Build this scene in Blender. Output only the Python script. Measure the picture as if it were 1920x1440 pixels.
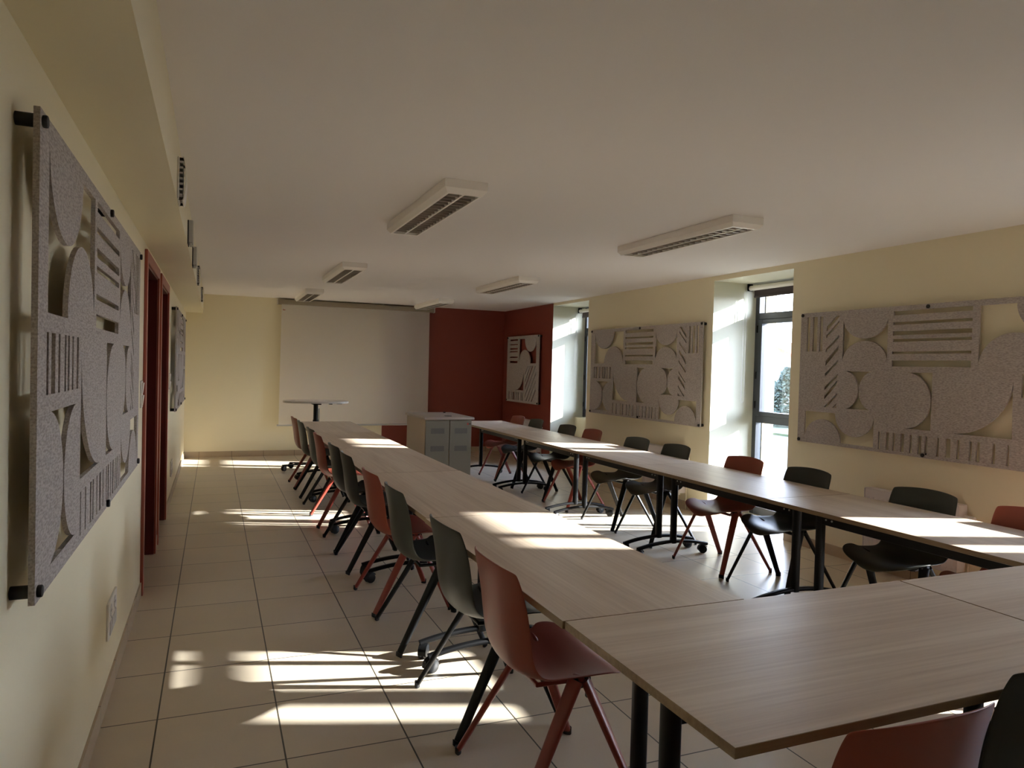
import bpy, bmesh, math, random
import numpy as np
from mathutils import Vector, Matrix

random.seed(7)
PI = math.pi
scene = bpy.context.scene
for o in list(bpy.data.objects):
    bpy.data.objects.remove(o)
C = scene.collection

# ------------------------------------------------------------------ camera
yaw, pitch, roll, FPX = 0.3922, -0.0220, 0.0262, 1351.59
cy_, sy_ = math.cos(yaw), math.sin(yaw)
cp_, sp_ = math.cos(pitch), math.sin(pitch)
fw = Vector((sy_ * cp_, cy_ * cp_, sp_))
r0 = Vector((cy_, -sy_, 0))
u0 = r0.cross(fw)
rt = math.cos(roll) * r0 + math.sin(roll) * u0
up = -math.sin(roll) * r0 + math.cos(roll) * u0
cam_d = bpy.data.cameras.new('camera')
cam = bpy.data.objects.new('camera', cam_d)
C.objects.link(cam)
cam.matrix_world = Matrix(((rt.x, up.x, -fw.x, 0), (rt.y, up.y, -fw.y, 0), (rt.z, up.z, -fw.z, 1.5), (0, 0, 0, 1)))
cam_d.sensor_width = 36
cam_d.lens = 36 * FPX / 1920
cam_d.clip_start = 0.02
cam_d.clip_end = 400
scene.camera = cam

# ------------------------------------------------------------------ view, sky, sun
scene.view_settings.view_transform = 'Standard'
scene.view_settings.look = 'None'
scene.view_settings.gamma = 1
scene.view_settings.use_curve_mapping = False
scene.view_settings.exposure = 1.7
scene.cycles.max_bounces = 14
scene.cycles.diffuse_bounces = 9
scene.cycles.glossy_bounces = 5
scene.cycles.transparent_max_bounces = 16
scene.cycles.sample_clamp_indirect = 6
scene.cycles.caustics_reflective = False
scene.cycles.caustics_refractive = False

SUN_DIR = Vector((-1, 0.34, -0.39)).normalized()
SUN_E, SKY_E = 11.5, 8.8
world = bpy.data.worlds.new('sky')
scene.world = world
world.use_nodes = True
wn = world.node_tree
bg = wn.nodes['Background']
tc = wn.nodes.new('ShaderNodeTexCoord')
sx = wn.nodes.new('ShaderNodeSeparateXYZ')
cr = wn.nodes.new('ShaderNodeValToRGB')
cr.color_ramp.elements[0].position = 0.0
cr.color_ramp.elements[0].color = (0.86, 0.90, 1.0, 1)
cr.color_ramp.elements[1].position = 0.7
cr.color_ramp.elements[1].color = (0.42, 0.58, 0.92, 1)
wn.links.new(tc.outputs['Generated'], sx.inputs[0])
wn.links.new(sx.outputs['Z'], cr.inputs[0])
wn.links.new(cr.outputs[0], bg.inputs['Color'])
bg.inputs['Strength'].default_value = SKY_E

sun_d = bpy.data.lights.new('sun', 'SUN')
sun_d.energy = SUN_E
sun_d.angle = math.radians(0.9)
sun_d.color = (1.0, 0.97, 0.935)
sun = bpy.data.objects.new('sun', sun_d)
C.objects.link(sun)
sun.location = (30, -8, 14)
sun.rotation_euler = SUN_DIR.to_track_quat('-Z', 'Y').to_euler()

# ------------------------------------------------------------------ materials
def srgb(r, g, b):
    f = lambda c: ((c / 255) / 12.92) if c / 255 <= 0.04045 else (((c / 255) + 0.055) / 1.055) ** 2.4
    return (f(r), f(g), f(b), 1)


def mat(name, col, rough=0.5, metal=0.0, spec=0.5, noise=None, bump=None):
    """noise=(scale, amount) varies the base colour; bump=(scale, strength, distance)"""
    m = bpy.data.materials.new(name)
    m.use_nodes = True
    nt = m.node_tree
    p = nt.nodes['Principled BSDF']
    p.inputs['Base Color'].default_value = col
    p.inputs['Roughness'].default_value = rough
    p.inputs['Metallic'].default_value = metal
    p.inputs['Specular IOR Level'].default_value = spec
    co = nt.nodes.new('ShaderNodeTexCoord')
    if noise:
        n = nt.nodes.new('ShaderNodeTexNoise')
        n.inputs['Scale'].default_value = noise[0]
        n.inputs['Detail'].default_value = 4
        nt.links.new(co.outputs['Object'], n.inputs['Vector'])
        r = nt.nodes.new('ShaderNodeValToRGB')
        a = noise[1]
        r.color_ramp.elements[0].position = 0.3
        r.color_ramp.elements[1].position = 0.7
        r.color_ramp.elements[0].color = tuple(c * (1 - a) for c in col[:3]) + (1,)
        r.color_ramp.elements[1].color = tuple(min(1, c * (1 + a)) for c in col[:3]) + (1,)
        nt.links.new(n.outputs['Fac'], r.inputs[0])
        nt.links.new(r.outputs[0], p.inputs['Base Color'])
    if bump:
        n = nt.nodes.new('ShaderNodeTexNoise')
        n.inputs['Scale'].default_value = bump[0]
        n.inputs['Detail'].default_value = 3
        nt.links.new(co.outputs['Object'], n.inputs['Vector'])
        b = nt.nodes.new('ShaderNodeBump')
        b.inputs['Strength'].default_value = bump[1]
        b.inputs['Distance'].default_value = bump[2]
        nt.links.new(n.outputs['Fac'], b.inputs['Height'])
        nt.links.new(b.outputs[0], p.inputs['Normal'])
    return m


M = {}
M['cream'] = mat('cream_wall_paint', srgb(233, 224, 194), 0.42, spec=0.35, bump=(160, 0.12, 0.002))
M['reveal'] = mat('pale_reveal_paint', srgb(222, 220, 200), 0.5, spec=0.35, bump=(160, 0.1, 0.002))
M['redwall'] = mat('terracotta_red_wall_paint', srgb(132, 62, 50), 0.5, spec=0.3, bump=(160, 0.1, 0.002))
M['ceiling'] = mat('white_ceiling_paint', srgb(232, 228, 226), 0.75, spec=0.2, bump=(60, 0.08, 0.002))
M['doorred'] = mat('dark_red_door_paint', srgb(92, 28, 24), 0.36, spec=0.5)
M['casing'] = mat('red_brown_casing_paint', srgb(150, 72, 56), 0.35, spec=0.5)
M['redplastic'] = mat('terracotta_plastic', srgb(142, 70, 54), 0.42, spec=0.4, bump=(500, 0.12, 0.0006))
M['redsteel'] = mat('terracotta_lacquered_steel', srgb(134, 54, 42), 0.34, spec=0.5)
M['greyplastic'] = mat('dark_grey_green_plastic', srgb(52, 55, 50), 0.42, spec=0.4, bump=(500, 0.12, 0.0006))
M['blacksteel'] = mat('black_powder_coated_steel', srgb(13, 13, 14), 0.45, spec=0.22)
M['rubber'] = mat('black_rubber', srgb(16, 16, 17), 0.6)
M['castor'] = mat('castor_black_plastic', srgb(16, 17, 19), 0.35, spec=0.3)
M['bolt'] = mat('bright_bolt_steel', srgb(190, 190, 190), 0.3, metal=0.9)
M['chrome'] = mat('chrome', srgb(210, 214, 220), 0.18, metal=1.0)
M['whiteplastic'] = mat('white_plastic', srgb(222, 218, 212), 0.4)
M['greyplate'] = mat('pale_grey_plastic', srgb(186, 184, 182), 0.4)
M['darkslot'] = mat('dark_recess', srgb(30, 30, 32), 0.7)
M['lumwhite'] = mat('luminaire_white_enamel', srgb(244, 240, 234), 0.4)
M['louver'] = mat('luminaire_louver_aluminium', srgb(176, 166, 154), 0.35, metal=0.3)
M['louverdark'] = mat('luminaire_reflector', srgb(70, 63, 56), 0.4, metal=0.2)
M['screen'] = mat('projection_fabric', srgb(244, 240, 234), 0.9, spec=0.1)
M['screencase'] = mat('grey_aluminium_case', srgb(150, 140, 122), 0.5, metal=0.2)
M['cabgrey'] = mat('grey_cabinet_steel', srgb(116, 114, 105), 0.5, spec=0.3)
M['cabside'] = mat('beige_grey_cabinet_panel', srgb(176, 164, 144), 0.5)
M['cabtop'] = mat('grey_cabinet_top', srgb(158, 150, 146), 0.4)
M['desktop'] = mat('white_laminate', srgb(216, 212, 206), 0.35)
M['frame'] = mat('anthracite_aluminium', srgb(62, 66, 72), 0.4, metal=0.1, spec=0.5)
M['blindfabric'] = mat('dark_brown_blind_fabric', srgb(64, 54, 54), 0.85, bump=(400, 0.4, 0.001))
M['radiator'] = mat('white_radiator_enamel', srgb(214, 206, 204), 0.4)
M['copper'] = mat('painted_pipe', srgb(208, 196, 170), 0.4)
M['render_wall'] = mat('pale_render', srgb(168, 166, 160), 0.9)
M['rooftile'] = mat('orange_roof_tiles', srgb(160, 84, 54), 0.8, noise=(6, 0.25))
M['ground'] = mat('grey_gravel', srgb(58, 58, 54), 0.95, noise=(3, 0.15), bump=(30, 0.4, 0.02))
M['grass'] = mat('dull_green_grass', srgb(48, 58, 34), 0.95, noise=(5, 0.25), bump=(40, 0.6, 0.03))
M['leaf'] = mat('hedge_leaf', srgb(34, 46, 32), 0.7, noise=(9, 0.35))
M['bark'] = mat('bark', srgb(92, 82, 72), 0.9)
M['redmark'] = mat('red_print', srgb(178, 44, 30), 0.6)
M['darkmark'] = mat('dark_print', srgb(44, 40, 40), 0.6)


def nodes_of(m):
    nt = m.node_tree
    return nt, nt.nodes['Principled BSDF']


# felt: marled grey-beige polyester felt
m = mat('marled_grey_felt', srgb(168, 154, 142), 0.95, spec=0.1)
nt, p = nodes_of(m)
co = nt.nodes.new('ShaderNodeTexCoord')
mp = nt.nodes.new('ShaderNodeMapping')
mp.inputs['Scale'].default_value = (55, 190, 190)
n = nt.nodes.new('ShaderNodeTexNoise')
n.inputs['Scale'].default_value = 1.0
n.inputs['Detail'].default_value = 5
r = nt.nodes.new('ShaderNodeValToRGB')
r.color_ramp.elements[0].position = 0.34
r.color_ramp.elements[0].color = srgb(152, 144, 138)
r.color_ramp.elements[1].position = 0.62
r.color_ramp.elements[1].color = srgb(188, 180, 174)
nt.links.new(co.outputs['Object'], mp.inputs['Vector'])
nt.links.new(mp.outputs[0], n.inputs['Vector'])
nt.links.new(n.outputs['Fac'], r.inputs[0])
nt.links.new(r.outputs[0], p.inputs['Base Color'])
b = nt.nodes.new('ShaderNodeBump')
b.inputs['Strength'].default_value = 0.25
b.inputs['Distance'].default_value = 0.001
nt.links.new(n.outputs['Fac'], b.inputs['Height'])
nt.links.new(b.outputs[0], p.inputs['Normal'])
M['felt'] = m


# light oak laminate; grain runs along the object's local X
def wood(name, c0, c1, rough):
    m = mat(name, c0, rough, spec=0.45)
    nt, p = nodes_of(m)
    co = nt.nodes.new('ShaderNodeTexCoord')
    oi = nt.nodes.new('ShaderNodeObjectInfo')
    add = nt.nodes.new('ShaderNodeVectorMath')
    add.operation = 'ADD'
    comb = nt.nodes.new('ShaderNodeCombineXYZ')
    mul = nt.nodes.new('ShaderNodeMath')
    mul.operation = 'MULTIPLY'
    mul.inputs[1].default_value = 37.0
    nt.links.new(oi.outputs['Random'], mul.inputs[0])
    nt.links.new(mul.outputs[0], comb.inputs[0])
    nt.links.new(mul.outputs[0], comb.inputs[1])
    nt.links.new(co.outputs['Object'], add.inputs[0])
    nt.links.new(comb.outputs[0], add.inputs[1])
    # fine streaks
    m1 = nt.nodes.new('ShaderNodeMapping')
    m1.inputs['Scale'].default_value = (1.6, 70, 70)
    n1 = nt.nodes.new('ShaderNodeTexNoise')
    n1.inputs['Scale'].default_value = 1.0
    n1.inputs['Detail'].default_value = 6
    n1.inputs['Roughness'].default_value = 0.6
    # broad bands
    m2 = nt.nodes.new('ShaderNodeMapping')
    m2.inputs['Scale'].default_value = (0.5, 8.5, 8.5)
    n2 = nt.nodes.new('ShaderNodeTexNoise')
    n2.inputs['Scale'].default_value = 1.0
    n2.inputs['Detail'].default_value = 3
    n2.inputs['Distortion'].default_value = 0.6
    for a, c in ((m1, n1), (m2, n2)):
        nt.links.new(add.outputs[0], a.inputs['Vector'])
        nt.links.new(a.outputs[0], c.inputs['Vector'])
    mx = nt.nodes.new('ShaderNodeMath')
    mx.operation = 'MULTIPLY_ADD'
    mx.inputs[1].default_value = 0.5
    nt.links.new(n1.outputs['Fac'], mx.inputs[0])
    hf = nt.nodes.new('ShaderNodeMath')
    hf.operation = 'MULTIPLY'
    hf.inputs[1].default_value = 0.5
    nt.links.new(n2.outputs['Fac'], hf.inputs[0])
    nt.links.new(hf.outputs[0], mx.inputs[2])
    r = nt.nodes.new('ShaderNodeValToRGB')
    r.color_ramp.elements[0].position = 0.36
    r.color_ramp.elements[0].color = c0
    r.color_ramp.elements[1].position = 0.60
    r.color_ramp.elements[1].color = c1
    nt.links.new(mx.outputs[0], r.inputs[0])
    nt.links.new(r.outputs[0], p.inputs['Base Color'])
    b = nt.nodes.new('ShaderNodeBump')
    b.inputs['Strength'].default_value = 0.12
    b.inputs['Distance'].default_value = 0.0006
    nt.links.new(n1.outputs['Fac'], b.inputs['Height'])
    nt.links.new(b.outputs[0], p.inputs['Normal'])
    return m


M['wood'] = wood('pale_oak_laminate', srgb(188, 168, 147), srgb(212, 196, 176), 0.40)
M['woodedge'] = wood('oak_edge_band', srgb(128, 106, 80), srgb(160, 138, 108), 0.5)


# beige floor tiles laid on a straight grid, world aligned
def tile_mat(name, bw, rh, ox, oy, axis='z'):
    m = mat(name, srgb(190, 172, 146), 0.3, spec=0.5)
    nt, p = nodes_of(m)
    co = nt.nodes.new('ShaderNodeTexCoord')
    mp = nt.nodes.new('ShaderNodeMapping')
    mp.inputs['Location'].default_value = (-ox, -oy, 0)
    nt.links.new(co.outputs['Object'], mp.inputs['Vector'])
    br = nt.nodes.new('ShaderNodeTexBrick')
    br.offset = 0
    br.squash = 1
    br.inputs['Scale'].default_value = 1
    br.inputs['Brick Width'].default_value = bw
    br.inputs['Row Height'].default_value = rh
    br.inputs['Mortar Size'].default_value = 0.0034
    br.inputs['Mortar Smooth'].default_value = 0.1
    br.inputs['Bias'].default_value = 0
    br.inputs['Color1'].default_value = srgb(208, 194, 172)
    br.inputs['Color2'].default_value = srgb(201, 187, 165)
    br.inputs['Mortar'].default_value = srgb(66, 60, 50)
    nt.links.new(mp.outputs[0], br.inputs['Vector'])
    n = nt.nodes.new('ShaderNodeTexNoise')
    n.inputs['Scale'].default_value = 4
    n.inputs['Detail'].default_value = 6
    nt.links.new(co.outputs['Object'], n.inputs['Vector'])
    mr = nt.nodes.new('ShaderNodeMapRange')
    mr.inputs['To Min'].default_value = 0.9
    mr.inputs['To Max'].default_value = 1.08
    nt.links.new(n.outputs['Fac'], mr.inputs['Value'])
    vm = nt.nodes.new('ShaderNodeVectorMath')
    vm.operation = 'SCALE'
    nt.links.new(br.outputs['Color'], vm.inputs[0])
    nt.links.new(mr.outputs[0], vm.inputs['Scale'])
    nt.links.new(vm.outputs[0], p.inputs['Base Color'])
    rr = nt.nodes.new('ShaderNodeMapRange')
    rr.inputs['To Min'].default_value = 0.27
    rr.inputs['To Max'].default_value = 0.42
    nt.links.new(n.outputs['Fac'], rr.inputs['Value'])
    nt.links.new(rr.outputs[0], p.inputs['Roughness'])
    inv = nt.nodes.new('ShaderNodeMath')
    inv.operation = 'SUBTRACT'
    inv.inputs[0].default_value = 1
    nt.links.new(br.outputs['Fac'], inv.inputs[1])
    n3 = nt.nodes.new('ShaderNodeTexNoise')
    n3.inputs['Scale'].default_value = 14
    nt.links.new(co.outputs['Object'], n3.inputs['Vector'])
    mm = nt.nodes.new('ShaderNodeMath')
    mm.operation = 'MULTIPLY_ADD'
    mm.inputs[1].default_value = 0.25
    nt.links.new(n3.outputs['Fac'], mm.inputs[0])
    nt.links.new(inv.outputs[0], mm.inputs[2])
    bp = nt.nodes.new('ShaderNodeBump')
    bp.inputs['Strength'].default_value = 0.35
    bp.inputs['Distance'].default_value = 0.0015
    nt.links.new(mm.outputs[0], bp.inputs['Height'])
    nt.links.new(bp.outputs[0], p.inputs['Normal'])
    return m


TX, TY, OX, OY = 0.4702, 0.4896, -0.1956, 3.291
M['tile'] = tile_mat('beige_floor_tiles', TX, TY, OX, OY)


def skirt_mat(name, axis, pitch, off):
    m = mat(name, srgb(178, 160, 134), 0.35, spec=0.5)
    nt, p = nodes_of(m)
    co = nt.nodes.new('ShaderNodeTexCoord')
    sp = nt.nodes.new('ShaderNodeSeparateXYZ')
    nt.links.new(co.outputs['Object'], sp.inputs[0])
    s = nt.nodes.new('ShaderNodeMath')
    s.operation = 'SUBTRACT'
    s.inputs[1].default_value = off
    nt.links.new(sp.outputs[axis], s.inputs[0])
    md = nt.nodes.new('ShaderNodeMath')
    md.operation = 'PINGPONG'
    md.inputs[1].default_value = pitch / 2
    nt.links.new(s.outputs[0], md.inputs[0])
    g = nt.nodes.new('ShaderNodeMath')
    g.operation = 'LESS_THAN'
    g.inputs[1].default_value = 0.0024
    nt.links.new(md.outputs[0], g.inputs[0])
    mx = nt.nodes.new('ShaderNodeMix')
    mx.data_type = 'RGBA'
    mx.inputs[6].default_value = srgb(184, 166, 140)
    mx.inputs[7].default_value = srgb(90, 80, 66)
    nt.links.new(g.outputs[0], mx.inputs[0])
    nt.links.new(mx.outputs[2], p.inputs['Base Color'])
    return m


M['skirt_y'] = skirt_mat('skirting_tile_along_wall', 'Y', TY, OY)
M['skirt_x'] = skirt_mat('skirting_tile_along_end', 'X', TX, OX)

# limestone
m = mat('pale_limestone', srgb(226, 212, 182), 0.95, spec=0.1)
nt, p = nodes_of(m)
co = nt.nodes.new('ShaderNodeTexCoord')
v = nt.nodes.new('ShaderNodeTexNoise')
v.inputs['Scale'].default_value = 55
v.inputs['Detail'].default_value = 5
nt.links.new(co.outputs['Object'], v.inputs['Vector'])
r = nt.nodes.new('ShaderNodeValToRGB')
r.color_ramp.elements[0].position = 0.30
r.color_ramp.elements[0].color = srgb(112, 96, 72)
r.color_ramp.elements[1].position = 0.42
r.color_ramp.elements[1].color = srgb(186, 170, 136)
nt.links.new(v.outputs['Fac'], r.inputs[0])
# course joints every 0.55 m of height
sp = nt.nodes.new('ShaderNodeSeparateXYZ')
nt.links.new(co.outputs['Object'], sp.inputs[0])
pp = nt.nodes.new('ShaderNodeMath')
pp.operation = 'PINGPONG'
pp.inputs[1].default_value = 0.29
nt.links.new(sp.outputs['Z'], pp.inputs[0])
lt = nt.nodes.new('ShaderNodeMath')
lt.operation = 'LESS_THAN'
lt.inputs[1].default_value = 0.004
nt.links.new(pp.outputs[0], lt.inputs[0])
mx = nt.nodes.new('ShaderNodeMix')
mx.data_type = 'RGBA'
nt.links.new(lt.outputs[0], mx.inputs[0])
nt.links.new(r.outputs[0], mx.inputs[6])
mx.inputs[7].default_value = srgb(150, 136, 112)
nt.links.new(mx.outputs[2], p.inputs['Base Color'])
M['stone'] = m

# window glass: clear, weakly reflecting, lets daylight straight through
m = bpy.data.materials.new('clear_window_glass')
m.use_nodes = True
nt = m.node_tree
nt.nodes.remove(nt.nodes['Principled BSDF'])
tr = nt.nodes.new('ShaderNodeBsdfTransparent')
tr.inputs[0].default_value = (0.95, 0.97, 0.98, 1)
gl = nt.nodes.new('ShaderNodeBsdfGlossy')
gl.inputs['Roughness'].default_value = 0.02
fr = nt.nodes.new('ShaderNodeFresnel')
fr.inputs['IOR'].default_value = 1.25
ms = nt.nodes.new('ShaderNodeMixShader')
nt.links.new(fr.outputs[0], ms.inputs[0])
nt.links.new(tr.outputs[0], ms.inputs[1])
nt.links.new(gl.outputs[0], ms.inputs[2])
nt.links.new(ms.outputs[0], nt.nodes['Material Output'].inputs['Surface'])
M['glass'] = m

# perforated cabinet grille
m = mat('perforated_grille', srgb(96, 96, 92), 0.5, metal=0.2)
nt, p = nodes_of(m)
co = nt.nodes.new('ShaderNodeTexCoord')
ch = nt.nodes.new('ShaderNodeTexChecker')
ch.inputs['Scale'].default_value = 110
ch.inputs['Color1'].default_value = srgb(112, 112, 106)
ch.inputs['Color2'].default_value = srgb(56, 56, 54)
nt.links.new(co.outputs['Object'], ch.inputs['Vector'])
nt.links.new(ch.outputs[0], p.inputs['Base Color'])
M['grille'] = m

# ------------------------------------------------------------------ mesh builder
class MB:
    def __init__(s):
        s.bm = bmesh.new()
        s.mats = []

    def mi(s, m):
        if m is None:
            return 0
        if m not in s.mats:
            s.mats.append(m)
        return s.mats.index(m)

    def box(s, x0, x1, y0, y1, z0, z1, m=None, bev=0.0, seg=2):
        b = bmesh.new()
        vs = [b.verts.new((x, y, z)) for x in (x0, x1) for y in (y0, y1) for z in (z0, z1)]
        for f in ((0, 1, 3, 2), (4, 6, 7, 5), (0, 4, 5, 1), (2, 3, 7, 6), (0, 2, 6, 4), (1, 5, 7, 3)):
            b.faces.new([vs[i] for i in f])
        if bev > 0:
            bmesh.ops.bevel(b, geom=list(b.edges), offset=bev, segments=seg, affect='EDGES', profile=0.5)
        s.add(b, m)
        return s

    def add(s, b, m=None, mx=None):
        if mx is not None:
            bmesh.ops.transform(b, matrix=mx, verts=b.verts)
        bmesh.ops.recalc_face_normals(b, faces=b.faces)
        k = s.mi(m)
        for f in b.faces:
            f.material_index = k
        me = bpy.data.meshes.new('t')
        b.to_mesh(me)
        s.bm.from_mesh(me)
        bpy.data.meshes.remove(me)
        b.free()

    def prism(s, pts, a0, a1, axis='z', m=None, bev=0.0):
        """extrude the 2-D outline pts between a0 and a1 along axis"""
        b = bmesh.new()
        mk = {'z': lambda u, v, w: (u, v, w), 'y': lambda u, v, w: (u, w, v), 'x': lambda u, v, w: (w, u, v)}[axis]
        lo = [b.verts.new(mk(u, v, a0)) for u, v in pts]
        hi = [b.verts.new(mk(u, v, a1)) for u, v in pts]
        n = len(pts)
        b.faces.new(lo[::-1])
        b.faces.new(hi)
        for i in range(n):
            b.faces.new((lo[i], lo[(i + 1) % n], hi[(i + 1) % n], hi[i]))
        if bev > 0:
            bmesh.ops.bevel(b, geom=list(b.edges), offset=bev, segments=2, affect='EDGES', profile=0.5)
        s.add(b, m)
        return s

    def cyl(s, p0, p1, r0, r1=None, n=20, m=None, bev=0.0):
        p0, p1 = Vector(p0), Vector(p1)
        r1 = r0 if r1 is None else r1
        d = p1 - p0
        b = bmesh.new()
        bmesh.ops.create_cone(b, cap_ends=True, segments=n, radius1=r0, radius2=r1, depth=d.length)
        if bev > 0:
            es = [e for e in b.edges if abs(e.verts[0].co.z - e.verts[1].co.z) < 1e-6]
            bmesh.ops.bevel(b, geom=es, offset=bev, segments=2, affect='EDGES', profile=0.5)
        q = d.to_track_quat('Z', 'Y')
        s.add(b, m, Matrix.Translation((p0 + p1) / 2) @ q.to_matrix().to_4x4())
        return s

    def sweep(s, path, sec, m=None, closed=False):
        """path: list of (point, axis_a, axis_b); sec(i) -> list of (a, b) offsets"""
        b = bmesh.new()
        rings = []
        for i, (pnt, A, B) in enumerate(path):
            rings.append([b.verts.new(Vector(pnt) + Vector(A) * u + Vector(B) * w) for u, w in sec(i)])
        n = len(rings[0])
        for i in range(len(rings) - 1):
            for j in range(n):
                b.faces.new((rings[i][j], rings[i][(j + 1) % n], rings[i + 1][(j + 1) % n], rings[i + 1][j]))
        if closed:
            for j in range(n):
                b.faces.new((rings[-1][j], rings[-1][(j + 1) % n], rings[0][(j + 1) % n], rings[0][j]))
        else:
            b.faces.new(rings[0][::-1])
            b.faces.new(rings[-1])
        s.add(b, m)
        return s

    def tube(s, pts, r, n=10, m=None, closed=False):
        pts = [Vector(p) for p in pts]
        path = []
        N = len(pts)
        prev = None
        for i in range(N):
            if closed:
                t = pts[(i + 1) % N] - pts[i - 1]
            else:
                t = pts[min(i + 1, N - 1)] - pts[max(i - 1, 0)]
            t.normalize()
            ref = prev if prev is not None else (Vector((0, 0, 1)) if abs(t.z) < 0.9 else Vector((1, 0, 0)))
            A = (ref - t * ref.dot(t)).normalized()
            B = t.cross(A)
            prev = A
            path.append((pts[i], A, B))
        cs = [(r * math.cos(2 * PI * k / n), r * math.sin(2 * PI * k / n)) for k in range(n)]
        s.sweep(path, lambda i: cs, m, closed)
        return s

    def xf(s, mx):
        bmesh.ops.transform(s.bm, matrix=mx, verts=s.bm.verts)
        return s

    def build(s, name, m=None, parent=None, smooth=None, origin=None):
        me = bpy.data.meshes.new(name)
        if origin is not None:
            bmesh.ops.translate(s.bm, vec=-Vector(origin), verts=s.bm.verts)
        s.bm.to_mesh(me)
        s.bm.free()
        ml = s.mats if s.mats else [m]
        for q in ml:
            me.materials.append(M[q] if isinstance(q, str) else q)
        if smooth:
            for pgn in me.polygons:
                pgn.use_smooth = True
            try:
                me.set_sharp_from_angle(angle=math.radians(smooth))
            except Exception:
                pass
        o = bpy.data.objects.new(name, me)
        C.objects.link(o)
        if origin is not None:
            o.location = origin
        if parent is not None:
            o.parent = parent
        return o


def tag(o, label=None, cat=None, group=None, kind=None):
    if label:
        o['label'] = label
    if cat:
        o['category'] = cat
    if group:
        o['group'] = group
    if kind:
        o['kind'] = kind
    return o


def empty(name, loc=(0, 0, 0), rz=0.0):
    o = bpy.data.objects.new(name, None)
    o.empty_display_size = 0.1
    o.location = loc
    o.rotation_euler = (0, 0, rz)
    C.objects.link(o)
    return o


KIDS = {}
def copy_tree(o, parent=None):
    c = o.copy()
    C.objects.link(c)
    if parent is not None:
        c.parent = parent
    for ch in list(o.children):
        copy_tree(ch, c)
    return c


# ------------------------------------------------------------------ the room
XL, XR, YB, YR, ZC = -0.412, 4.82, 12.07, -6.0, 2.515
XIN, XOUT = 5.46, 5.61          # inner masonry ends / stone face
WIN = [(1.22, 2.34, 0.0, 2.465), (5.07, 6.19, 0.0, 2.465), (8.92, 10.06, 0.0, 2.475)]

f_ = MB().box(XL - 0.45, 5.40, YR - 0.2, YB + 0.15, -0.12, 0.0).build('floor', 'tile')
tag(f_, kind='structure')
c_ = MB().box(XL - 0.6, XOUT - 0.01, YR - 0.2, YB + 0.2, ZC, ZC + 0.2).build('ceiling', 'ceiling')
tag(c_, kind='structure')

# left wall with two door openings
DOORS = [(5.13, 6.13, 2.11), (6.49, 7.41, 2.11)]
b = MB()
ys = [YR - 0.2] + [v for d in DOORS for v in d[:2]] + [YB + 0.15]
for i in range(0, len(ys), 2):
    b.box(XL - 0.55, XL, ys[i], ys[i + 1], 0, ZC)
for y0, y1, zt in DOORS:
    b.box(XL - 0.55, XL, y0, y1, zt, ZC)
tag(b.build('wall_left', 'cream'), kind='structure')

# soffit along the left wall
tag(MB().box(XL, -0.168, YR, YB, 2.225, ZC).build('trim_1', 'cream'), kind='structure')

# end wall: cream, then red from x = 2.63
b = MB()
b.box(XL, 2.63, YB, YB + 0.15, 0, ZC, 'cream')
b.box(2.63, XR, YB, YB + 0.15, 0, ZC, 'redwall')
tag(b.build('wall_back'), kind='structure')
tag(MB().box(XL, XR, YR - 0.2, YR, 0, ZC).build('wall_rear', 'redwall'), kind='structure')

# right wall
b = MB()
ys = [YR - 0.2]
for w in WIN:
    ys += [w[0], w[1]]
ys.append(YB + 0.15)
for i in range(0, len(ys), 2):
    if i == len(ys) - 2:
        b.box(XR, XIN, ys[i], ys[i + 1], 0, ZC, 'redwall')
    else:
        b.box(XR, XIN, ys[i], ys[i + 1], 0, ZC, 'cream')
for w in WIN:
    b.box(XR, XIN, w[0], w[1], w[3], ZC, 'cream')
b.box(5.24, XIN, WIN[2][0], WIN[2][1], 0, 0.76, 'cream')
k = b.mi('reveal')
b.bm.faces.ensure_lookup_table()
for fc in b.bm.faces:
    c = fc.calc_center_median()
    if abs(fc.normal.y) > 0.9 and 4.85 < c.x and YR < c.y < YB:
        fc.material_index = k
    if fc.normal.z < -0.9 and c.z > 2.3 and c.z < 2.5:
        fc.material_index = k
tag(b.build('wall_right'), kind='structure')

# outer stone face of the same wall
b = MB()
SO = [(w[0] + 0.08, w[1] - 0.06) for w in WIN]
ys = [YR - 1.2] + [v for s_ in SO for v in s_] + [YB + 3]
for i in range(0, len(ys), 2):
    b.box(XIN, XOUT, ys[i], ys[i + 1], -0.3, 5.2)
for s_, w in zip(SO, WIN):
    b.box(XIN, XOUT, s_[0], s_[1], 2.5, 5.2)
b.box(XIN, XOUT, SO[2][0], SO[2][1], -0.3, 0.72)
tag(b.build('wall_exterior', 'stone'), kind='structure')

# tiled skirting
SK = 0.088
def skirt(name, x0, x1, y0, y1, mt):
    tag(MB().box(x0, x1, y0, y1, 0.0, SK, bev=0.0015, seg=1).build(name, mt), kind='structure')
segs = [(YR, 5.05), (6.215, 6.40), (7.49, YB)]
b = MB()
for a, c in segs:
    b.box(XL, XL + 0.010, a, c, 0, SK)
tag(b.build('baseboard_left', 'skirt_y'), kind='structure')
b = MB()
b.box(XL, XR, YB - 0.010, YB, 0, SK)
tag(b.build('baseboard_back', 'skirt_x'), kind='structure')
b = MB()
ys = [YR] + [v for w in WIN for v in w[:2]] + [YB]
for i in range(0, len(ys), 2):
    b.box(XR - 0.010, XR, ys[i], ys[i + 1], 0, SK)
for w in WIN:
    b.box(XR - 0.010, 5.36, w[1] - 0.010, w[1], 0, SK)
    b.box(XR - 0.010, 5.36, w[0], w[0] + 0.010, 0, SK)
tag(b.build('baseboard_right', 'skirt_y'), kind='structure')

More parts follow.
